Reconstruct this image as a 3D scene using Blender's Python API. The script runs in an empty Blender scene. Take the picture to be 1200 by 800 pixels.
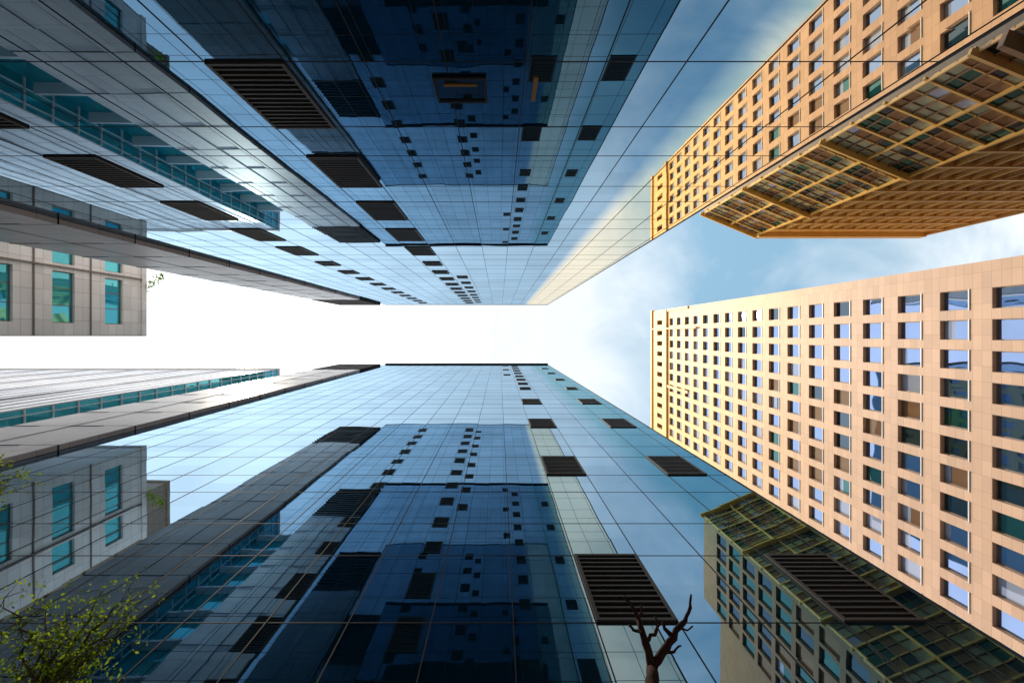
import bpy, math, random
from mathutils import Vector
random.seed(7)
sc=bpy.context.scene
sc.view_settings.view_transform='Standard'
try: sc.view_settings.look='None'
except Exception: pass
sc.view_settings.exposure=0
CAMZ=1.6
F=533.0
# All coordinates below are surveyed with +y to the NORTH-side tower; MB.obj writes them with y negated (site axis points south)
def H(z): return z+CAMZ
def P(px,py,z):
    return Vector(((px-585)/F*z, (392-py)/F*z, z+CAMZ))

# ---------------------------------------------------------------- materials
def newmat(n):
    m=bpy.data.materials.new(n); m.use_nodes=True
    nt=m.node_tree; nt.nodes.clear()
    o=nt.nodes.new('ShaderNodeOutputMaterial')
    return m,nt,o
def N(nt,t,**k):
    n=nt.nodes.new(t)
    for a,b in k.items(): setattr(n,a,b)
    return n
def M(nt,op,a,b=None,c=None):
    n=nt.nodes.new('ShaderNodeMath'); n.operation=op
    for i,v in enumerate((a,b,c)):
        if v is None: continue
        if isinstance(v,(int,float)): n.inputs[i].default_value=v
        else: nt.links.new(v,n.inputs[i])
    return n.outputs[0]
def VM(nt,op,a,b=None):
    n=nt.nodes.new('ShaderNodeVectorMath'); n.operation=op
    for i,v in enumerate((a,b)):
        if v is None: continue
        if op=='SCALE' and i==1: 
            n.inputs['Scale'].default_value=v; continue
        if isinstance(v,(tuple,list)): n.inputs[i].default_value=v
        else: nt.links.new(v,n.inputs[i])
    return n.outputs[0]

def mirror_glass(name,tint,base,f0,pitch,x0,storey,z0,tilt=.0016,warp=.003,rough=.003,clear=None):
    m,nt,o=newmat(name); L=nt.links.new
    geo=N(nt,'ShaderNodeNewGeometry')
    sep=N(nt,'ShaderNodeSeparateXYZ'); L(geo.outputs['Position'],sep.inputs[0])
    ix=M(nt,'FLOOR',M(nt,'DIVIDE',M(nt,'SUBTRACT',sep.outputs[0],x0),pitch))
    iz=M(nt,'FLOOR',M(nt,'DIVIDE',M(nt,'SUBTRACT',sep.outputs[2],z0),storey/2))
    cb=N(nt,'ShaderNodeCombineXYZ'); L(ix,cb.inputs[0]); L(iz,cb.inputs[1])
    wn=N(nt,'ShaderNodeTexWhiteNoise',noise_dimensions='3D'); L(cb.outputs[0],wn.inputs['Vector'])
    d1=VM(nt,'SCALE',VM(nt,'SUBTRACT',wn.outputs['Color'],(.5,.5,.5)),tilt)
    ns=N(nt,'ShaderNodeTexNoise'); ns.inputs['Scale'].default_value=.55; ns.inputs['Detail'].default_value=0
    L(geo.outputs['Position'],ns.inputs['Vector'])
    d2=VM(nt,'SCALE',VM(nt,'SUBTRACT',ns.outputs['Color'],(.5,.5,.5)),warp)
    nn=VM(nt,'NORMALIZE',VM(nt,'ADD',geo.outputs['Normal'],VM(nt,'ADD',d1,d2)))
    gl=N(nt,'ShaderNodeBsdfGlossy'); gl.inputs['Roughness'].default_value=rough
    mixc=N(nt,'ShaderNodeMix',data_type='RGBA'); 
    L(wn.outputs['Value'],mixc.inputs['Factor'])
    mixc.inputs[6].default_value=(*[c*.93 for c in tint],1); mixc.inputs[7].default_value=(*[min(1,c*1.06) for c in tint],1)
    col=mixc.outputs[2]
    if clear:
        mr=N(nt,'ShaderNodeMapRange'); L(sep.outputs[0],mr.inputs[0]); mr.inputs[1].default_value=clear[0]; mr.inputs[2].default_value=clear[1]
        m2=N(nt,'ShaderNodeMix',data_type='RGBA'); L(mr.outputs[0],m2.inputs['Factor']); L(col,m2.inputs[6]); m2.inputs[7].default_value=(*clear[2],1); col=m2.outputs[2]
    L(col,gl.inputs['Color']); L(nn,gl.inputs['Normal'])
    df=N(nt,'ShaderNodeBsdfDiffuse'); df.inputs['Color'].default_value=(*base,1)
    lw=N(nt,'ShaderNodeLayerWeight'); lw.inputs['Blend'].default_value=.5
    f=M(nt,'POWER',lw.outputs['Facing'],1.3)
    fac=M(nt,'ADD',M(nt,'MULTIPLY',f,.98-f0),f0)
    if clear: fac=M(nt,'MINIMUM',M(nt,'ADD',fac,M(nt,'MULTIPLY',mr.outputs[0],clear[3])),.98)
    mx=N(nt,'ShaderNodeMixShader'); L(fac,mx.inputs[0]); L(df.outputs[0],mx.inputs[1]); L(gl.outputs[0],mx.inputs[2])
    L(mx.outputs[0],o.inputs[0])
    return m

def simple(name,col,rough=.6,noise=.12,scale=1.5,metal=0,spec=.4,low=None):
    m,nt,o=newmat(name); L=nt.links.new
    b=N(nt,'ShaderNodeBsdfPrincipled')
    geo=N(nt,'ShaderNodeNewGeometry')
    ns=N(nt,'ShaderNodeTexNoise'); ns.inputs['Scale'].default_value=scale; ns.inputs['Detail'].default_value=2
    L(geo.outputs['Position'],ns.inputs['Vector'])
    mx=N(nt,'ShaderNodeMix',data_type='RGBA')
    L(ns.outputs['Fac'],mx.inputs['Factor'])
    mx.inputs[6].default_value=(*[c*(1-noise) for c in col],1); mx.inputs[7].default_value=(*[min(1,c*(1+noise)) for c in col],1)
    c_=mx.outputs[2]
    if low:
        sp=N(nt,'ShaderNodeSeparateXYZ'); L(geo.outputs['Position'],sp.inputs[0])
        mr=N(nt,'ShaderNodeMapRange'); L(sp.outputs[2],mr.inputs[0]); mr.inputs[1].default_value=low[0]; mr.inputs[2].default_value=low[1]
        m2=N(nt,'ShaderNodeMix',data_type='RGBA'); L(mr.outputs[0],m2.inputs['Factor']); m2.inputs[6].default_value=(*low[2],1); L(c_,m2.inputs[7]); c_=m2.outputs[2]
    L(c_,b.inputs['Base Color'])
    b.inputs['Roughness'].default_value=rough; b.inputs['Metallic'].default_value=metal
    b.inputs['Specular IOR Level'].default_value=spec
    L(b.outputs[0],o.inputs[0]); return m

def stone(name,colA,colB,zA,zB,hAxis=1,pw=1.13,ph=.64,joint=.022,rough=.55,jd=.62,var_=.16):
    m,nt,o=newmat(name); L=nt.links.new
    b=N(nt,'ShaderNodeBsdfPrincipled'); geo=N(nt,'ShaderNodeNewGeometry')
    sep=N(nt,'ShaderNodeSeparateXYZ'); L(geo.outputs['Position'],sep.inputs[0])
    h=sep.outputs[hAxis]; z=sep.outputs[2]
    hu=M(nt,'DIVIDE',h,pw); zu=M(nt,'DIVIDE',z,ph)
    def line(u,w): 
        fr=M(nt,'FRACT',u); return M(nt,'LESS_THAN',fr,w)
    j=M(nt,'MAXIMUM',line(hu,joint/pw),line(zu,joint/ph))
    cb=N(nt,'ShaderNodeCombineXYZ'); L(M(nt,'FLOOR',hu),cb.inputs[0]); L(M(nt,'FLOOR',zu),cb.inputs[1])
    wn=N(nt,'ShaderNodeTexWhiteNoise',noise_dimensions='3D'); L(cb.outputs[0],wn.inputs['Vector'])
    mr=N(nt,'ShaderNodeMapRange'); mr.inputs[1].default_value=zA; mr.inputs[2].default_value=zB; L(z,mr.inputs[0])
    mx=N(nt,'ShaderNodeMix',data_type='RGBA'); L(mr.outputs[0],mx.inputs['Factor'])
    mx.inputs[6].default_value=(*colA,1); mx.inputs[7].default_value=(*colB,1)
    ns=N(nt,'ShaderNodeTexNoise'); ns.inputs['Scale'].default_value=.35; ns.inputs['Detail'].default_value=3; L(geo.outputs['Position'],ns.inputs['Vector'])
    var=M(nt,'ADD',M(nt,'MULTIPLY',wn.outputs['Value'],var_),M(nt,'ADD',M(nt,'MULTIPLY',ns.outputs['Fac'],.3),.85-var_/2))
    var=M(nt,'MULTIPLY',var,M(nt,'SUBTRACT',1,M(nt,'MULTIPLY',j,1-jd)))
    sc_=N(nt,'ShaderNodeVectorMath',operation='SCALE'); L(mx.outputs[2],sc_.inputs[0]); L(var,sc_.inputs['Scale'])
    L(sc_.outputs[0],b.inputs['Base Color']); b.inputs['Roughness'].default_value=rough
    b.inputs['Specular IOR Level'].default_value=.3
    L(b.outputs[0],o.inputs[0]); return m

def pane(name,tint,base,f0=.35,scale=.4):
    m,nt,o=newmat(name); L=nt.links.new
    geo=N(nt,'ShaderNodeNewGeometry')
    gl=N(nt,'ShaderNodeBsdfGlossy'); gl.inputs['Roughness'].default_value=.02; gl.inputs['Color'].default_value=(*tint,1)
    ns=N(nt,'ShaderNodeTexNoise'); ns.inputs['Scale'].default_value=scale; ns.inputs['Detail'].default_value=0; L(geo.outputs['Position'],ns.inputs['Vector'])
    d=VM(nt,'SCALE',VM(nt,'SUBTRACT',ns.outputs['Color'],(.5,.5,.5)),.025)
    L(VM(nt,'NORMALIZE',VM(nt,'ADD',geo.outputs['Normal'],d)),gl.inputs['Normal'])
    df=N(nt,'ShaderNodeBsdfDiffuse')
    df.inputs['Color'].default_value=(*base,1)
    lw=N(nt,'ShaderNodeLayerWeight'); lw.inputs['Blend'].default_value=.5
    fac=M(nt,'ADD',M(nt,'MULTIPLY',M(nt,'POWER',lw.outputs['Facing'],2.5),.9-f0),f0)
    mx=N(nt,'ShaderNodeMixShader'); L(fac,mx.inputs[0]); L(df.outputs[0],mx.inputs[1]); L(gl.outputs[0],mx.inputs[2])
    L(mx.outputs[0],o.inputs[0]); return m

Y1=5.0; PU=.295*Y1; PL=.287*Y1; SU=4.4; SL=4.15
XU=-.935*Y1+PU/2; XL=.48*Y1+PL/2
TINT=(.42,.59,.74)
mGU=mirror_glass('mirror_glass_blue',TINT,(.003,.030,.058),.36,PU,XU,SU,H(9.65),clear=(4.1,4.8,(1.0,.88,.68),.30))  # clear: warm tint painted into the end bay to turn its reflection golden
mGL=mirror_glass('mirror_glass_blue_b',TINT,(.003,.030,.058),.36,PL,XL,SL,H(9.1),clear=(4.6,5.8,(.27,.50,.60),.0))  # clear: darker teal painted into the end bay's reflection tint
mWing=stone('pale_curtain_panel',(.80,.78,.85),(.80,.80,.84),0,60,hAxis=0,pw=1.6,ph=1.95,joint=.10,rough=.25,jd=.5,var_=.3)
mMull=simple('mullion_dark_metal',(.02,.026,.035),.6,.1,spec=.15)
mVent=simple('vent_bronze',(.035,.024,.02),.5,.2)
mVentD=simple('vent_cavity',(.006,.005,.005),.9,.2)
mPil=stone('grey_cladding',(.70,.67,.70),(.70,.67,.68),0,80,hAxis=0,pw=1.1,ph=1.45,joint=.03,rough=.4)
mRoof=simple('roof_membrane',(.25,.25,.25),.9)
mBeige=stone('beige_granite',(.64,.415,.29),(.76,.45,.14),44,96,hAxis=1)  # golden sun warmth painted into the stone colour towards the top
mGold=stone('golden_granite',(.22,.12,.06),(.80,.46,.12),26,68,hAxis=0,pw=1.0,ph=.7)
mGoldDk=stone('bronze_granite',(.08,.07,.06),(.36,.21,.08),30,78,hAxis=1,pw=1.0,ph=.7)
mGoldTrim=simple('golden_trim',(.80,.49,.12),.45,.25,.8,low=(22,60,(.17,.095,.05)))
mBrown=simple('brown_frame',(.14,.075,.035),.5,.2)
mWhiteStone=stone('white_stone',(.86,.84,.83),(.87,.85,.83),0,40,hAxis=1,pw=1.05,ph=.75,joint=.03)
mBrownClad=stone('brown_cladding',(.30,.21,.15),(.34,.25,.18),0,60,hAxis=1,pw=1.3,ph=1.1,joint=.05)
mWhiteTrim=simple('white_metal_trim',(.80,.79,.82),.4,.06)
mFrame=simple('window_frame_grey',(.22,.19,.17),.5,.1)
pBlue=pane('window_glass_sky',(.34,.45,.72),(.04,.07,.13),.60)
pDark=pane('window_glass_deep',(.25,.33,.42),(.015,.025,.03),.25)
pTeal=pane('window_glass_green',(.2,.4,.4),(.01,.05,.05),.3)
pBrown=pane('window_blind_brown',(.5,.4,.3),(.20,.11,.06),.08)
pLight=pane('window_blind_pale',(.5,.55,.70),(.32,.35,.45),.2)
pTealB=pane('turquoise_glass',(.20,.72,.82),(.03,.40,.47),.40)
pSage=pane('pale_green_glass',(.55,.60,.50),(.26,.27,.19),.25)

# ---------------------------------------------------------------- mesh helpers
class MB:
    def __init__(s): s.v=[]; s.f=[]; s.m=[]
    def quad(s,a,b,c,d,mi=0):
        i=len(s.v); s.v+= [tuple(a),tuple(b),tuple(c),tuple(d)]; s.f.append((i,i+1,i+2,i+3)); s.m.append(mi)
    def box(s,x0,x1,y0,y1,z0,z1,mi=0):
        i=len(s.v)
        s.v+=[(x0,y0,z0),(x1,y0,z0),(x1,y1,z0),(x0,y1,z0),(x0,y0,z1),(x1,y0,z1),(x1,y1,z1),(x0,y1,z1)]
        for q in ((0,3,2,1),(4,5,6,7),(0,1,5,4),(1,2,6,5),(2,3,7,6),(3,0,4,7)):
            s.f.append(tuple(i+k for k in q)); s.m.append(mi)
    def obox(s,o,u,n,u0,u1,n0,n1,z0,z1,mi=0):
        i=len(s.v)
        for z in (z0,z1):
            for (a,b) in ((u0,n0),(u1,n0),(u1,n1),(u0,n1)):
                p=o+u*a+n*b; s.v.append((p.x,p.y,z))
        fl=(u.cross(n)).z<0
        for q in ((0,3,2,1),(4,5,6,7),(0,1,5,4),(1,2,6,5),(2,3,7,6),(3,0,4,7)):
            q=tuple(i+k for k in q)
            s.f.append(q[::-1] if fl else q); s.m.append(mi)
    def obj(s,name,mats,parent=None):
        me=bpy.data.meshes.new(name)
        me.from_pydata([(a,-b,c) for a,b,c in s.v],[],[f[::-1] for f in s.f])
        for m in mats: me.materials.append(m)
        me.polygons.foreach_set('material_index',s.m); me.update()
        ob=bpy.data.objects.new(name,me); sc.collection.objects.link(ob)
        if parent: ob.parent=parent
        return ob
def empty(name,loc=(0,0,0)):
    e=bpy.data.objects.new(name,None); sc.collection.objects.link(e); return e

# ---------------------------------------------------------------- glass towers
ZT=76.1; XR=8.1; XG=-19.0; XP=-25.6; ZP=62.0; ZPT=73.0
def glass_tower(sgn,x0m,pitch,storey,zc,vh,mat,vents):
    E=empty('glass_tower')
    yf=sgn*Y1; yb=sgn*(Y1+26)
    g=MB()
    def q(a,b,c,d,mi): g.quad(a,b,c,d,mi)
    for pts in ([(XG,yf,0),(XR,yf,0),(XR,yf,H(ZT)),(XG,yf,H(ZT))],
                [(XR,yf,0),(XR,yb,0),(XR,yb,H(ZT)),(XR,yf,H(ZT))],
                [(XG,yb,0),(XG,yf,0),(XG,yf,H(ZT)),(XG,yb,H(ZT))],
                [(XR,yb,0),(XG,yb,0),(XG,yb,H(ZT)),(XR,yb,H(ZT))]):
        if sgn<0: pts=pts[::-1]
        q(*pts,0)
    q((XG,yf,H(ZT)),(XR,yf,H(ZT)),(XR,yb,H(ZT)),(XG,yb,H(ZT)),1)
    g.obj('glass_skin',[mat,mRoof],E)
    b=MB(); w=.010; t=.008
    ya,yb2=sorted((yf-sgn*t,yf+sgn*.05))
    k0=math.ceil((XG-x0m)/pitch); k1=math.floor((XR-x0m)/pitch)
    xs=[x0m+k*pitch for k in range(k0,k1+1)]
    for x in xs: b.box(x-w,x+w,ya,yb2,.0,H(ZT)+.01)
    b.box(XG-.03,XG+.03,ya-.004,yb2,.0,H(ZT)+.02); b.box(XR-.04,XR+.04,ya-.004,yb2,.0,H(ZT)+.02)
    zs=[]
    n=-2
    while True:
        z=zc+n*storey
        for zz in (z-vh/2,z+vh/2):
            if -1.2<zz<ZT-.3: zs.append(zz)
        if z>ZT: break
        n+=1
    for z in zs: b.box(XG,XR,ya+.003,yb2-.003,H(z)-w*1.1,H(z)+w*1.1)
    b.box(XG-.05,XR+.05,ya-.03,yb2+.2,H(ZT)-.06,H(ZT)+.12)
    b.obj('mullions',[mMull],E)
    v=MB()
    for (cx,z,wd,hh) in vents:
        x0=cx-wd/2; x1=cx+wd/2; z0=H(z-hh/2); z1=H(z+hh/2)
        ya_,yb_=sorted((yf-sgn*.012,yf+sgn*.2)); v.box(x0,x1,ya_,yb_,z0,z1,1)
        yo,yi=yf-sgn*.05,yf-sgn*.008; ya_,yb_=sorted((yo,yi))
        fw=.05
        v.box(x0-.02,x0+fw,ya_,yb_,z0-.02,z1+.02); v.box(x1-fw,x1+.02,ya_,yb_,z0-.02,z1+.02)
        v.box(x0+fw,x1-fw,ya_,yb_,z0-.02,z0+fw); v.box(x0+fw,x1-fw,ya_,yb_,z1-fw,z1+.02)
        ns=max(4,int(hh/.17))
        for i in range(1,ns):
            zz=z0+(z1-z0)*i/ns
            v.box(x0+fw,x1-fw,ya_+.006,yb_-.006,zz-.025,zz+.025)
    v.obj('louvre_vents',[mVent,mVentD],E)
    p=MB(); yp=yf-sgn*.25
    wq=(XG-XP)/4
    for i in range(4):
        off=.0 if i%2 else .02
        ya_,yb_=sorted((yp+sgn*off,sgn*(Y1+20))); p.box(XP+i*wq+.04,XP+(i+1)*wq-.04,ya_,yb_,0,H(ZP))
    ya_,yb_=sorted((yp+sgn*.1,sgn*(Y1+19.5))); p.box(XP+.06,XG-.06,ya_,yb_,0,H(ZP)-.1,1)
    z=3.0
    while z<ZP-1:
        ya_,yb_=sorted((yp-sgn*.004,yp+sgn*.3)); p.box(XP+.02,XG-.02,ya_,yb_,H(z),H(z)+.06,1); z+=SL
    p.obj('end_pilaster',[mPil,mMull],E)
    c=MB()
    ya_,yb_=sorted((yp+sgn*.1,sgn*(Y1+19))); c.box(XP+.1,XG-.1,ya_,yb_,H(ZP)+.0,H(ZPT),1)
    z=ZP+.25
    while z<ZPT:
        ya_,yb_=sorted((yp-sgn*.05,yp+sgn*.3)); c.box(XP,XG,ya_,yb_,H(z),H(z)+.16,0); z+=.8
    c.obj('rooftop_louvre_screen',[mVent,mVentD],E)
    return E
vu=[]
for ci,cx in enumerate((-.935*Y1,-.935*Y1-5*PU)):
    for n in range(-1,5): vu.append((cx,9.65+SU*n,PU-.06,2.6))
    for n in range(5,15):
        vu.append((cx,9.65+SU*n+.4,PU*.8,1.7))
        if ci==0 and n>6: vu.append((cx+PU*1.0,9.65+SU*n-.9,PU*.6,1.3))
vl=[]
for ci,cx in enumerate((.48*Y1,.48*Y1+3*PL)):
    for n in range(0,4): vl.append((cx,9.1+8.3*n,PL-.06,2.35))
    for n in range(8,16,1 if ci==0 else 2):
        vl.append((cx,9.1+SL*n,PL*.7,1.5))
for n in (11,13,15): vl.append((.48*Y1-PL,9.1+SL*n+1.9,PL*.6,1.2))
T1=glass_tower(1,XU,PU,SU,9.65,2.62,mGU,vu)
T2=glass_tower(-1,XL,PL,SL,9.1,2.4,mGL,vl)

a=MB()
def acc(x0,x1,z0,z1,d,mi): a.box(x0,x1,Y1-d,Y1-.005,H(z0),H(z1),mi)
zA=F*Y1/303; zB=F*Y1/274
ax0=-.26*Y1; ax1=ax0+.21*Y1
acc(ax0,ax1,zA,zB,.02,2)
acc(ax0,ax1,zA,zA+.06,.06,0); acc(ax0,ax1,zB-.06,zB,.06,0); acc(ax0,ax0+.05,zA+.06,zB-.06,.06,0); acc(ax1-.05,ax1,zA+.06,zB-.06,.06,0)
acc(ax0+.2,ax1-.2,zA+.25,zA+.30,.05,1)
acc(.135*Y1,.152*Y1,F*Y1/302,F*Y1/275,.045,1)
a.obj('opened_window',[mMull,simple('amber_glow_paint',(.30,.14,.015),.6),pDark],T1)  # amber bars paint the orange glow of a lit interior

# ---------------------------------------------------------------- generic window wall
def wallgrid(mb,o,u,n,W,z0,z1,ucs,uw,vcs,vh,depth,choose,frame=True,sill=None,skip=None,uws=None,blind=.25):
    us=[0]
    for i,c in enumerate(ucs):
        ww=uws[i] if uws else uw
        us+=[c-ww/2,c+ww/2]
    us.append(W)
    vs=[z0]
    for c in vcs: vs+=[c-vh/2,c+vh/2]
    vs.append(z1)
    fl=(u.cross(Vector((0,0,1)))).dot(n)<0
    def pt(a,b,d=0):
        p=o+u*a-n*d; return (p.x,p.y,b)
    def Q(a,b,c,d,mi):
        if fl: mb.quad(d,c,b,a,mi)
        else: mb.quad(a,b,c,d,mi)
    for j in range(len(vs)-1):
        for i in range(len(us)-1):
            a0,a1,b0,b1=us[i],us[i+1],vs[j],vs[j+1]
            if a1-a0<1e-4 or b1-b0<1e-4: continue
            win=(i%2==1 and j%2==1)
            if win and skip and skip((a0+a1)/2,(b0+b1)/2): win=False
            if not win: Q(pt(a0,b0),pt(a1,b0),pt(a1,b1),pt(a0,b1),0); continue
            D=depth
            Q(pt(a0,b0),pt(a0,b0,D),pt(a0,b1,D),pt(a0,b1),0)
            Q(pt(a1,b0,D),pt(a1,b0),pt(a1,b1),pt(a1,b1,D),0)
            Q(pt(a0,b0),pt(a1,b0),pt(a1,b0,D),pt(a0,b0,D),0)
            Q(pt(a0,b1,D),pt(a1,b1,D),pt(a1,b1),pt(a0,b1),0)
            mi=3+choose((a0+a1)/2,(b0+b1)/2)
            if random.random()<blind:
                bb=b1-(b1-b0)*random.choice((.25,.4,.55))
                Q(pt(a0,b0,D),pt(a1,b0,D),pt(a1,bb,D),pt(a0,bb,D),mi)
                Q(pt(a0,bb,D),pt(a1,bb,D),pt(a1,b1,D),pt(a0,b1,D),mi if random.random()<.4 else 3+4)
            else: Q(pt(a0,b0,D),pt(a1,b0,D),pt(a1,b1,D),pt(a0,b1,D),mi)
            if frame:
                fw=.06
                mb.obox(o,u,n,a0,a0+fw,-D+.002,-D+.05,b0+.002,b1-.002,1)
                mb.obox(o,u,n,a1-fw,a1,-D+.002,-D+.05,b0+.002,b1-.002,1)
                mb.obox(o,u,n,a0+fw,a1-fw,-D+.002,-D+.05,b0+.002,b0+fw,1)
                mb.obox(o,u,n,a0+fw,a1-fw,-D+.002,-D+.05,b1-fw,b1-.002,1)
                k=1
                while k*1.25<a1-a0-.6:
                    mb.obox(o,u,n,a0+k*1.25-.03,a0+k*1.25+.03,-D+.002,-D+.05,b0+fw,b1-fw,1); k+=1
            if sill: mb.obox(o,u,n,a0-.05,a1+.05,-.1,.06,b0-.09,b0-.005,2)

# ---------------------------------------------------------------- beige granite office tower
E=empty('granite_office_tower')
X0=35.0; YT=5.3; YB=-26.0; ZB_=104.0
mb=MB()
ucs=[2.7+2.253*j for j in range(13)]
vcs=[H(31.19+3.824*k) for k in range(-8,17)]
def ch(u,z):
    r=random.random()
    if 9.5<u<21 and z<62:
        return random.choice((3,3,1,2,1,0)) if r<.7 else 0
    if u<9: return 0 if r<.85 else 1
    return 4 if r<.35 else 0
panes=[pBlue,pDark,pTeal,pBrown,pLight]
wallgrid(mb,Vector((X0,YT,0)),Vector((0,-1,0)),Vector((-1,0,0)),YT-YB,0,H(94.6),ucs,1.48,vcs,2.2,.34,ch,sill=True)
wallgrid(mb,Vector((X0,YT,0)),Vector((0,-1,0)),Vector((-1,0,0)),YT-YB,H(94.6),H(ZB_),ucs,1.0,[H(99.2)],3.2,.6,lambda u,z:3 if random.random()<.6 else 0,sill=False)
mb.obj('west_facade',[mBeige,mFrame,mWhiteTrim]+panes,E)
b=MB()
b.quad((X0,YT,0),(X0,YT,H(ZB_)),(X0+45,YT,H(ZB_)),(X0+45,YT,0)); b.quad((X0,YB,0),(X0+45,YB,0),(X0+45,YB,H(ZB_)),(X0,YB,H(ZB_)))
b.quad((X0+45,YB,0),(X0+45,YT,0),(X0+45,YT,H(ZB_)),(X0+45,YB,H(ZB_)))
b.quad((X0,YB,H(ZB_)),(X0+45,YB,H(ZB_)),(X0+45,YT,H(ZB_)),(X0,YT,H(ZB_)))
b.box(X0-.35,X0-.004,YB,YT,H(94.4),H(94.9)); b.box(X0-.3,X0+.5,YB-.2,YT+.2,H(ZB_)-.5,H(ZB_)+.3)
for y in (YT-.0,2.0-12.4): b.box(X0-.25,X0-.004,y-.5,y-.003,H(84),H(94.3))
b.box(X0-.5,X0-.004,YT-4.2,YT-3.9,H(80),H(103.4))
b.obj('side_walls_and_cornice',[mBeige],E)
aerial=MB(); aerial.box(X0+.3,X0+.36,-1,-.94,H(ZB_),H(ZB_)+5); aerial.obj('rooftop_aerial',[mMull],E)

# ---------------------------------------------------------------- golden corner tower
E=empty('golden_corner_tower')
Z2=76.0
A=Vector((34.2,20.4,0)); B=Vector((42.9,16.8,0)); C=Vector((70,16.8,0)); D0=Vector((34.2,34,0))
FL=3.8
vcs=[H(Z2-6-FL*k) for k in range(0,18)][::-1]
mb=MB()
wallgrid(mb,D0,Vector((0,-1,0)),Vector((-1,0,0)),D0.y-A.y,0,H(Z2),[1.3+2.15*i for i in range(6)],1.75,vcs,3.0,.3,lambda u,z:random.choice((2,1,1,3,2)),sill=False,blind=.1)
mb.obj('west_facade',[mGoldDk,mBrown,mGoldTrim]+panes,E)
mb=MB()
W=C.x-B.x
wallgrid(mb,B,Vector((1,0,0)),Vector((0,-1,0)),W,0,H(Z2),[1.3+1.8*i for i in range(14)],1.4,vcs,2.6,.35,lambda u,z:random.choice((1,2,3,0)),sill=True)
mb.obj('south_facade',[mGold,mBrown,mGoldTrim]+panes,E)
u=(B-A).normalized(); n=Vector((u.y,-u.x,0)); 
if n.y>0: n=-n
Wc=(B-A).length
g=MB()
def Qp(a,b): p=A+u*a; return (p.x,p.y,b)
z=0; k=0
cols=8
while z<H(Z2)-.1:
    zt=min(z+FL,H(Z2))
    for i in range(cols):
        g.quad(Qp(Wc*i/cols,z),Qp(Wc*(i+1)/cols,z),Qp(Wc*(i+1)/cols,z+FL*.35 if zt-z>2 else zt),Qp(Wc*i/cols,z+FL*.35 if zt-z>2 else zt),2+random.choice((4,5,5,1,3,3)))
        if zt-z>2: g.quad(Qp(Wc*i/cols,z+FL*.35),Qp(Wc*(i+1)/cols,z+FL*.35),Qp(Wc*(i+1)/cols,zt),Qp(Wc*i/cols,zt),2+random.choice((2,5,3,5,1,3)))
    g.obox(A,u,n,-.3,Wc+.3,.003,.22,zt-.24,zt-.02,0)
    g.obox(A,u,n,-.1,Wc+.1,.003,.12,z+FL*.35-.05,z+FL*.35+.05,0)
    g.obox(A,u,n,-.1,Wc+.1,.003,.10,z+FL*.68-.04,z+FL*.68+.04,1)
    if k%4==0: g.obox(A,u,n,-.5,Wc+.4,.23,.75,zt-.3,zt-.05,0)
    z+=FL; k+=1
for i in range(cols+1):
    uu=Wc*i/cols
    g.obox(A,u,n,uu-.06,uu+.06,.004,.40 if i%4==0 else .16,0,H(Z2)-.4,1 if i%4 else 0)
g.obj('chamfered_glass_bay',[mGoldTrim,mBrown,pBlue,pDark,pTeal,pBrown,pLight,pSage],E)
b=MB()
Cb=Vector((70,50,0)); Db=Vector((34.2,50,0))
def W4(p,q,m=0): b.quad((p.x,p.y,0),(q.x,q.y,0),(q.x,q.y,H(Z2)),(p.x,p.y,H(Z2)),m)
D1=Vector((37,34,0)); D2=Vector((37,50,0))
W4(C,Cb); W4(Cb,D2); W4(D2,D1,3); W4(D1,D0,3)
i=len(b.v); 
for p in (A,B,C,Cb,D2,D1,D0): b.v.append((p.x,p.y,H(Z2)))
b.f.append(tuple(range(i,i+7))); b.m.append(0)
for k,zc in enumerate(vcs):
    b.box(B.x,C.x,B.y-.3,B.y-.003,zc+1.45,zc+1.75,1)
for i in range(0,15): b.box(B.x+.3+1.8*i,B.x+.5+1.8*i,B.y-.22,B.y-.004,0,H(Z2)-3,1 if i%2 else 0)
b.box(B.x-.2,C.x+.3,B.y-.7,B.y-.005,H(Z2)-1.2,H(Z2)+.2,1)
b.box(C.x,C.x+.5,B.y-.5,B.y+1,0,H(Z2),0)
b.obox(A,u,n,-.4,Wc,.45,1.6,H(30),H(30.4),2)
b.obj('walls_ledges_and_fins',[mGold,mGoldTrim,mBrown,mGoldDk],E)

# ---------------------------------------------------------------- white stone building (left)
E=empty('white_stone_building')
XW=-31.5; ZW=40
u=Vector((0,1,0)); n=Vector((1,0,0))
mb2=MB()
WW=8.0
vcs=[H(37.2-4.3*k) for k in range(8,-1,-1)]
def sk(a,z):
    k=round((H(37.2)-z)/4.3)
    return (k==2 and a>5)
wallgrid(mb2,Vector((XW,-.05,0)),u,n,WW,0,H(ZW),[2.75,6.1],2.5,vcs,1.7,.22,lambda a,z:5,frame=True,skip=sk,uws=[3.7,1.9])
mb2.obj('east_facade',[mWhiteStone,mFrame,mWhiteTrim,pBlue,pDark,pTeal,pBrown,pTealB,pTealB],E)
b=MB()
b.box(XW-30,XW-.5,-.04,WW-.06,0,H(ZW)-.05)
b.box(XW-.5,XW-.004,-.045,-.02,0,H(ZW)-.05); b.box(XW-.5,XW-.004,WW-.08,WW-.055,0,H(ZW)-.05)
b.box(XW-30,XW+.12,-.15,WW+.05,H(ZW)-.02,H(ZW)+.5)
b.box(XW+.003,XW+.2,4.8,4.9,0,H(ZW)-.05,1)
for k in range(9): b.box(XW+.003,XW+.06,-.05,WW-.05,H(35.0-4.3*k),H(35.05-4.3*k)+.05,1)
b.box(XW+.003,XW+.5,-.02,.5,H(26),H(27.6),1)
b.obj('walls_and_parapet',[mWhiteStone,mFrame],E)

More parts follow.
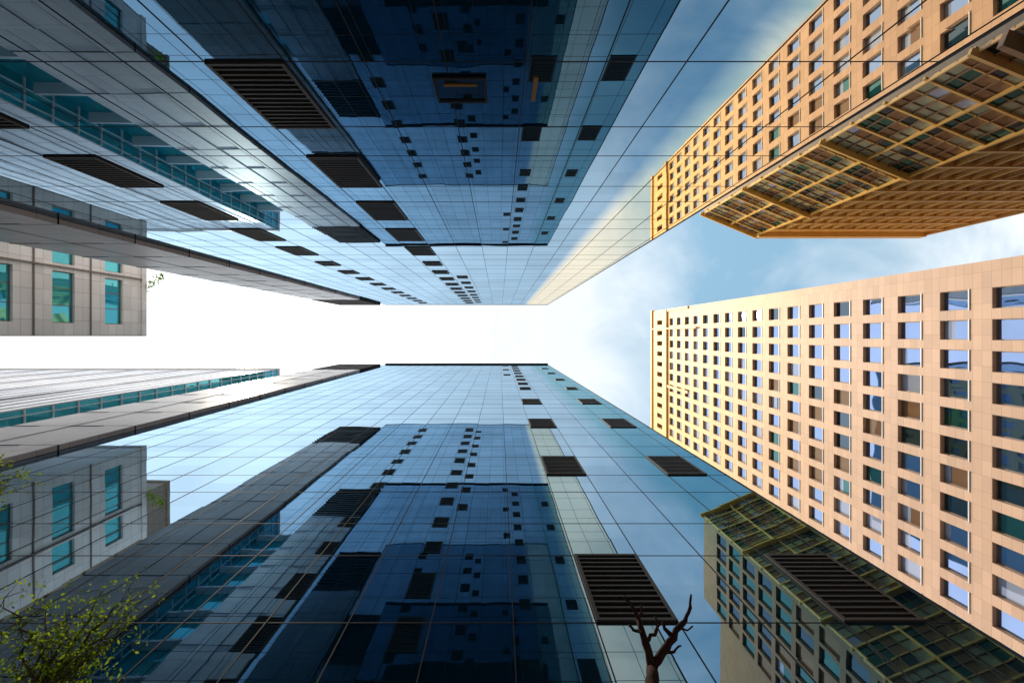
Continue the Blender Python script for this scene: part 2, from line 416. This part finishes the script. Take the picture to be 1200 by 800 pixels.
E=empty('brown_tower')
b=MB(); b.box(-52,-44,9.6,16.5,0,H(60)); b.box(-52.2,-43.8,9.4,16.7,H(60),H(60.5)); 
for k in range(14): b.box(-44+.003,-43.85,9.6,16.5,H(4+4*k),H(4.25+4*k),1)
b.obj('clad_walls',[mBrownClad,mBrown],E)

# ---------------------------------------------------------------- low pale glass building (left bottom)
E=empty('pale_glass_building')
XE=-31.7; XF=-110; ZWg=65; YW=-5.0
g=MB()
g.quad((XE,YW,0),(XF,YW,0),(XF,YW,H(ZWg)),(XE,YW,H(ZWg)),0)
g.quad((XE,YW-4.6,0),(XE,YW,0),(XE,YW,H(ZWg)),(XE,YW-4.6,H(ZWg)),1)
g.quad((XF,YW-4.6,0),(XE,YW-4.6,0),(XE,YW-4.6,H(ZWg)),(XF,YW-4.6,H(ZWg)),0)
g.quad((XF,YW,0),(XF,YW-4.6,0),(XF,YW-4.6,H(ZWg)),(XF,YW,H(ZWg)),0)
g.quad((XE,YW,H(ZWg)),(XF,YW,H(ZWg)),(XF,YW-4.6,H(ZWg)),(XE,YW-4.6,H(ZWg)),2)
g.obj('curtain_wall',[mWing,pTealB,mRoof],E)
b=MB()
z=3
while z<ZWg:
    b.box(XE+.004,XE+.12,YW-4.6,YW-.01,H(z)-.05,H(z)+.05,0); z+=1.95
x=XE
i=0
while x>XF:
    b.box(x-.04,x+.04,YW+.006,YW+(.10 if i%4==0 else .04),0,H(ZWg)-.1,0 if i%4 else 1); x-=1.6; i+=1
for j in range(5): b.box(XE+.005,XE+.16,YW-.4-j*1.0,YW-.34-j*1.0,0,H(ZWg),0)
b.box(XF,XE+.2,YW-4.7,YW+.2,H(ZWg),H(ZWg)+.35,0)
b.obj('white_fins',[mWhiteTrim,mPil],E)
b=MB()
b.box(XE+.25,XP-.2,YW-2.3,YW-2.0,0,H(60),0)
for k in range(15):
    b.box(XE+.25,XP-.2,YW-1.99,YW-1.2,H(2+4.1*k),H(2.25+4.1*k),1)
    for j in range(5): b.box(XE+.6+j*1.2,XE+.68+j*1.2,YW-1.9,YW-1.8,H(2.25+4.1*k),H(3.3+4.1*k),1)
b.obj('link_bridge_walls',[pTealB,mWhiteTrim],E)

# ---------------------------------------------------------------- ground, road, pavement
g=MB(); g.quad((-3000,-3000,0),(3000,-3000,0),(3000,3000,0),(-3000,3000,0)); g.obj('ground',[simple('ground_concrete',(.18,.17,.16),.9,.2,.3)])
g=MB(); g.box(-31,13.5,-4.7,4.7,-.05,.12); g.obj('pavement',[stone('paving_slabs',(.28,.27,.26),(.28,.27,.26),0,1,hAxis=0,pw=.6,ph=.6)])
g=MB(); g.box(14,31,-40,60,-.01,.004); g.box(22.4,22.55,-40,60,.0045,.008,1); g.obj('road',[simple('asphalt',(.05,.05,.05),.9,.2,3),simple('road_paint',(.8,.8,.78),.7)])

# ---------------------------------------------------------------- trees
def limb(mb,pts,r0,r1,seg=7):
    n=len(pts); rings=[]
    for i,p in enumerate(pts):
        d=(pts[min(i+1,n-1)]-pts[max(i-1,0)]).normalized()
        a=d.orthogonal().normalized() if abs(d.z)>.9 else d.cross(Vector((0,0,1))).normalized()
        c=d.cross(a); r=r0+(r1-r0)*i/(n-1); r*=random.uniform(.85,1.18)
        base=len(mb.v)
        for k in range(seg):
            t=2*math.pi*k/seg; q=p+a*math.cos(t)*r+c*math.sin(t)*r; mb.v.append(tuple(q))
        rings.append(base)
    for i in range(n-1):
        for k in range(seg):
            k2=(k+1)%seg; mb.f.append((rings[i]+k,rings[i]+k2,rings[i+1]+k2,rings[i+1]+k)); mb.m.append(0)
    mb.f.append(tuple(rings[-1]+k for k in range(seg))); mb.m.append(0)
def wob(pts,amt,sub=3):
    out=[]
    for i in range(len(pts)-1):
        for s in range(sub):
            p=pts[i].lerp(pts[i+1],s/sub)
            if 0<i+s: p=p+Vector([random.uniform(-amt,amt) for _ in range(3)])
            out.append(p)
    out.append(pts[-1]); return out
bark_dark=simple('bark_dark',(.03,.014,.012),.9,.5,12,spec=.1)
E=empty('pruned_bare_tree')
mb=MB()
trunk=[Vector((2.05,-4.05,0)),Vector((2.0,-3.95,2.5)),P(766,812,4.2),P(764,785,4.6)]
limb(mb,wob(trunk,.03),.12,.055)
limb(mb,wob([P(764,785,4.6),P(756,752,4.75),P(748,725,4.95)],.014),.05,.03)
limb(mb,wob([P(748,725,4.95),P(738,708,5.0),P(731,697,5.05)],.012),.026,.010)
limb(mb,wob([P(752,742,4.8),P(742,738,4.9),P(737,732,4.9)],.01),.02,.012)
limb(mb,wob([P(764,785,4.6),P(776,765,4.7),P(788,745,4.85),P(803,727,5.0)],.014),.045,.028)
limb(mb,wob([P(803,727,5.0),P(808,712,5.1),P(810,696,5.1)],.01),.024,.010)
limb(mb,wob([P(788,745,4.85),P(779,736,4.9),P(776,728,4.95)],.01),.026,.016)
limb(mb,wob([P(756,752,4.75),P(766,742,4.8),P(772,732,4.9),P(768,722,4.9)],.01),.022,.010)
limb(mb,wob([P(776,765,4.7),P(790,762,4.75),P(798,756,4.8)],.01),.018,.008)
limb(mb,wob([P(748,725,4.95),P(752,716,5.0),P(751,708,5.0)],.008),.016,.008)
limb(mb,wob([P(796,735,4.9),P(806,738,4.95),P(812,733,4.95)],.008),.014,.007)
ob=mb.obj('trunk_and_stubs',[bark_dark],E)
for p in ob.data.polygons: p.use_smooth=True

def leafmat(name,c):
    m,nt,o=newmat(name); L=nt.links.new
    oi=N(nt,'ShaderNodeNewGeometry')
    mc=N(nt,'ShaderNodeMix',data_type='RGBA'); L(oi.outputs['Random Per Island'],mc.inputs['Factor'])
    mc.inputs[6].default_value=(c[0]*.5,c[1]*.6,c[2]*.6,1); mc.inputs[7].default_value=(c[0]*1.6,c[1]*1.5,c[2],1)
    d=N(nt,'ShaderNodeBsdfDiffuse'); t=N(nt,'ShaderNodeBsdfTranslucent')
    L(mc.outputs[2],d.inputs[0]); L(mc.outputs[2],t.inputs[0])
    mx=N(nt,'ShaderNodeMixShader'); mx.inputs[0].default_value=.6; L(d.outputs[0],mx.inputs[1]); L(t.outputs[0],mx.inputs[2]); L(mx.outputs[0],o.inputs[0]); return m
leafM=leafmat('young_leaves',(.15,.22,.02))
def leaves(mb,centre,r,n,size):
    for _ in range(n):
        d=Vector([random.gauss(0,.5) for _ in range(3)])*r
        p=centre+d
        a=Vector([random.uniform(-1,1) for _ in range(3)]).normalized()
        c=a.cross(Vector([random.uniform(-1,1) for _ in range(3)])).normalized()
        s=size*random.uniform(.6,1.3)
        mb.quad(p-a*s,p-c*s*.45,p+a*s,p+c*s*.45,0)
def leafy_tree(name,trunk,tips,r0):
    E=empty(name); w=MB(); lf=MB()
    limb(w,wob(trunk,.03),r0,r0*.45)
    top=trunk[-1]
    for t in tips:
        st=trunk[-1].lerp(trunk[-2],random.uniform(0,.4))
        path=wob([st,st.lerp(t,.5)+Vector((0,0,.12)),t],.05,4); limb(w,path,.022,.004,5)
        for j in range(2,len(path)):
            for _ in range(3):
                e=path[j]+Vector([random.gauss(0,.16) for _ in range(3)])
                limb(w,[path[j],path[j].lerp(e,.5)+Vector((0,0,.02)),e],.005,.0015,4)
                leaves(lf,e,.11,9,.028)
    o1=w.obj('trunk_and_limbs',[simple('bark_'+name,(.06,.05,.03),.9,.4,10)],E); lf.obj('foliage',[leafM],E)
tips=[P(165,705,5.6),P(120,690,6.0),P(140,735,5.4),P(80,720,5.7),P(60,760,5.3),P(110,770,5.1),P(25,735,5.6),P(20,785,5.2),P(90,795,5.0),P(150,690,6.1),P(5,700,5.9),P(50,700,6.0)]
leafy_tree('young_street_tree',[Vector((-5.6,-4.5,0)),Vector((-5.4,-4.4,2.5)),P(30,840,4.7),P(40,812,4.9)],tips,.08)
leafy_tree('young_street_tree',[Vector((-8.2,-2.2,0)),Vector((-8.1,-2.1,3)),P(-110,590,6.2),P(-70,580,6.4)],[P(3,562,6.8),P(-8,548,6.9),P(-20,570,6.6),P(6,566,6.7),P(-40,600,6.6)],.06)
E=empty('roof_garden_shrub'); lf=MB()
for c in (Vector((-31.2,4.6,42.6)),Vector((-31.1,5.2,43.2)),Vector((-31.4,4.2,42.2))): leaves(lf,c,.45,60,.12)
w=MB(); limb(w,[Vector((-32,4.7,41.9)),Vector((-31.6,4.7,42.3)),Vector((-31.2,4.7,42.8))],.06,.02,5)
lf.obj('foliage',[leafM],E); w.obj('stems',[bark_dark],E)

# ---------------------------------------------------------------- sky
w=bpy.data.worlds.new("World"); sc.world=w; w.use_nodes=True
nt=w.node_tree; nt.nodes.clear(); L=nt.links.new
out=N(nt,'ShaderNodeOutputWorld'); bg=N(nt,'ShaderNodeBackground'); bg.inputs['Strength'].default_value=.10
sky=N(nt,'ShaderNodeTexSky',sky_type='NISHITA'); sky.sun_disc=False
SE=math.radians(61)
sdir=Vector((-.95,-.08,0)).normalized()   # world axes
az=math.atan2(sdir.x,sdir.y)
sky.sun_elevation=SE; sky.sun_rotation=az; sky.air_density=1.0; sky.dust_density=.6; sky.ozone_density=1
tc=N(nt,'ShaderNodeTexCoord'); sp=N(nt,'ShaderNodeSeparateXYZ'); L(tc.outputs['Generated'],sp.inputs[0])
zz=M(nt,'MAXIMUM',sp.outputs[2],.08)
ux=M(nt,'DIVIDE',sp.outputs[0],zz); uy=M(nt,'DIVIDE',sp.outputs[1],zz)
cb=N(nt,'ShaderNodeCombineXYZ'); L(ux,cb.inputs[0]); L(uy,cb.inputs[1]); cb.inputs[2].default_value=3.1
n1=N(nt,'ShaderNodeTexNoise'); n1.inputs['Scale'].default_value=3.0; n1.inputs['Detail'].default_value=5; n1.inputs['Roughness'].default_value=.58; n1.inputs['Distortion'].default_value=.4
L(cb.outputs[0],n1.inputs['Vector'])
def ramp(a,b,c,d):
    r=N(nt,'ShaderNodeMapRange'); r.interpolation_type='SMOOTHSTEP'
    for i,v in enumerate((a,b,c,d)): r.inputs[i+1].default_value=v
    L(ux,r.inputs[0]); return r.outputs[0]
g1=ramp(.02,.50,1,0); hz=ramp(.55,1.2,.08,.65); br=ramp(-.5,.08,1,0)
nz=M(nt,'MULTIPLY',M(nt,'SUBTRACT',n1.outputs['Fac'],.40),1.9)
mask=M(nt,'ADD',M(nt,'ADD',g1,nz),hz)
mask=M(nt,'MINIMUM',M(nt,'MAXIMUM',mask,.12),1.0)
cc=N(nt,'ShaderNodeMix',data_type='RGBA'); L(br,cc.inputs['Factor']); cc.inputs[6].default_value=(9.6,10.3,10.9,1); cc.inputs[7].default_value=(18.0,18.8,19.5,1)
shade=M(nt,'ADD',.72,M(nt,'MULTIPLY',n1.outputs['Fac'],.55))
ccs=N(nt,'ShaderNodeVectorMath',operation='SCALE'); L(cc.outputs[2],ccs.inputs[0]); L(shade,ccs.inputs['Scale'])
mx=N(nt,'ShaderNodeMix',data_type='RGBA'); L(mask,mx.inputs['Factor'])
skb=VM(nt,'MULTIPLY',sky.outputs[0],(2.6,3.4,2.7))
L(skb,mx.inputs[6]); L(ccs.outputs[0],mx.inputs[7])
L(mx.outputs[2],bg.inputs['Color']); L(bg.outputs[0],out.inputs[0])

sl=bpy.data.lights.new('sun','SUN'); sl.energy=4.2; sl.angle=math.radians(.5); sl.color=(1,.87,.68)
so=bpy.data.objects.new('sun',sl); sc.collection.objects.link(so)
sv=Vector((sdir.x*math.cos(SE),sdir.y*math.cos(SE),math.sin(SE)))
so.rotation_euler=(-sv).to_track_quat('-Z','Y').to_euler(); so.location=(0,0,150)

# ---------------------------------------------------------------- camera (looking straight up)
cd=bpy.data.cameras.new('camera'); cam=bpy.data.objects.new('camera',cd); sc.collection.objects.link(cam)
cam.location=(0,0,CAMZ)
cam.rotation_euler=(math.pi,0,0)
cd.sensor_width=36; cd.lens=F/1200*36; cd.shift_x=.0125; cd.shift_y=-.00667
cd.clip_start=.05; cd.clip_end=8000
sc.camera=cam
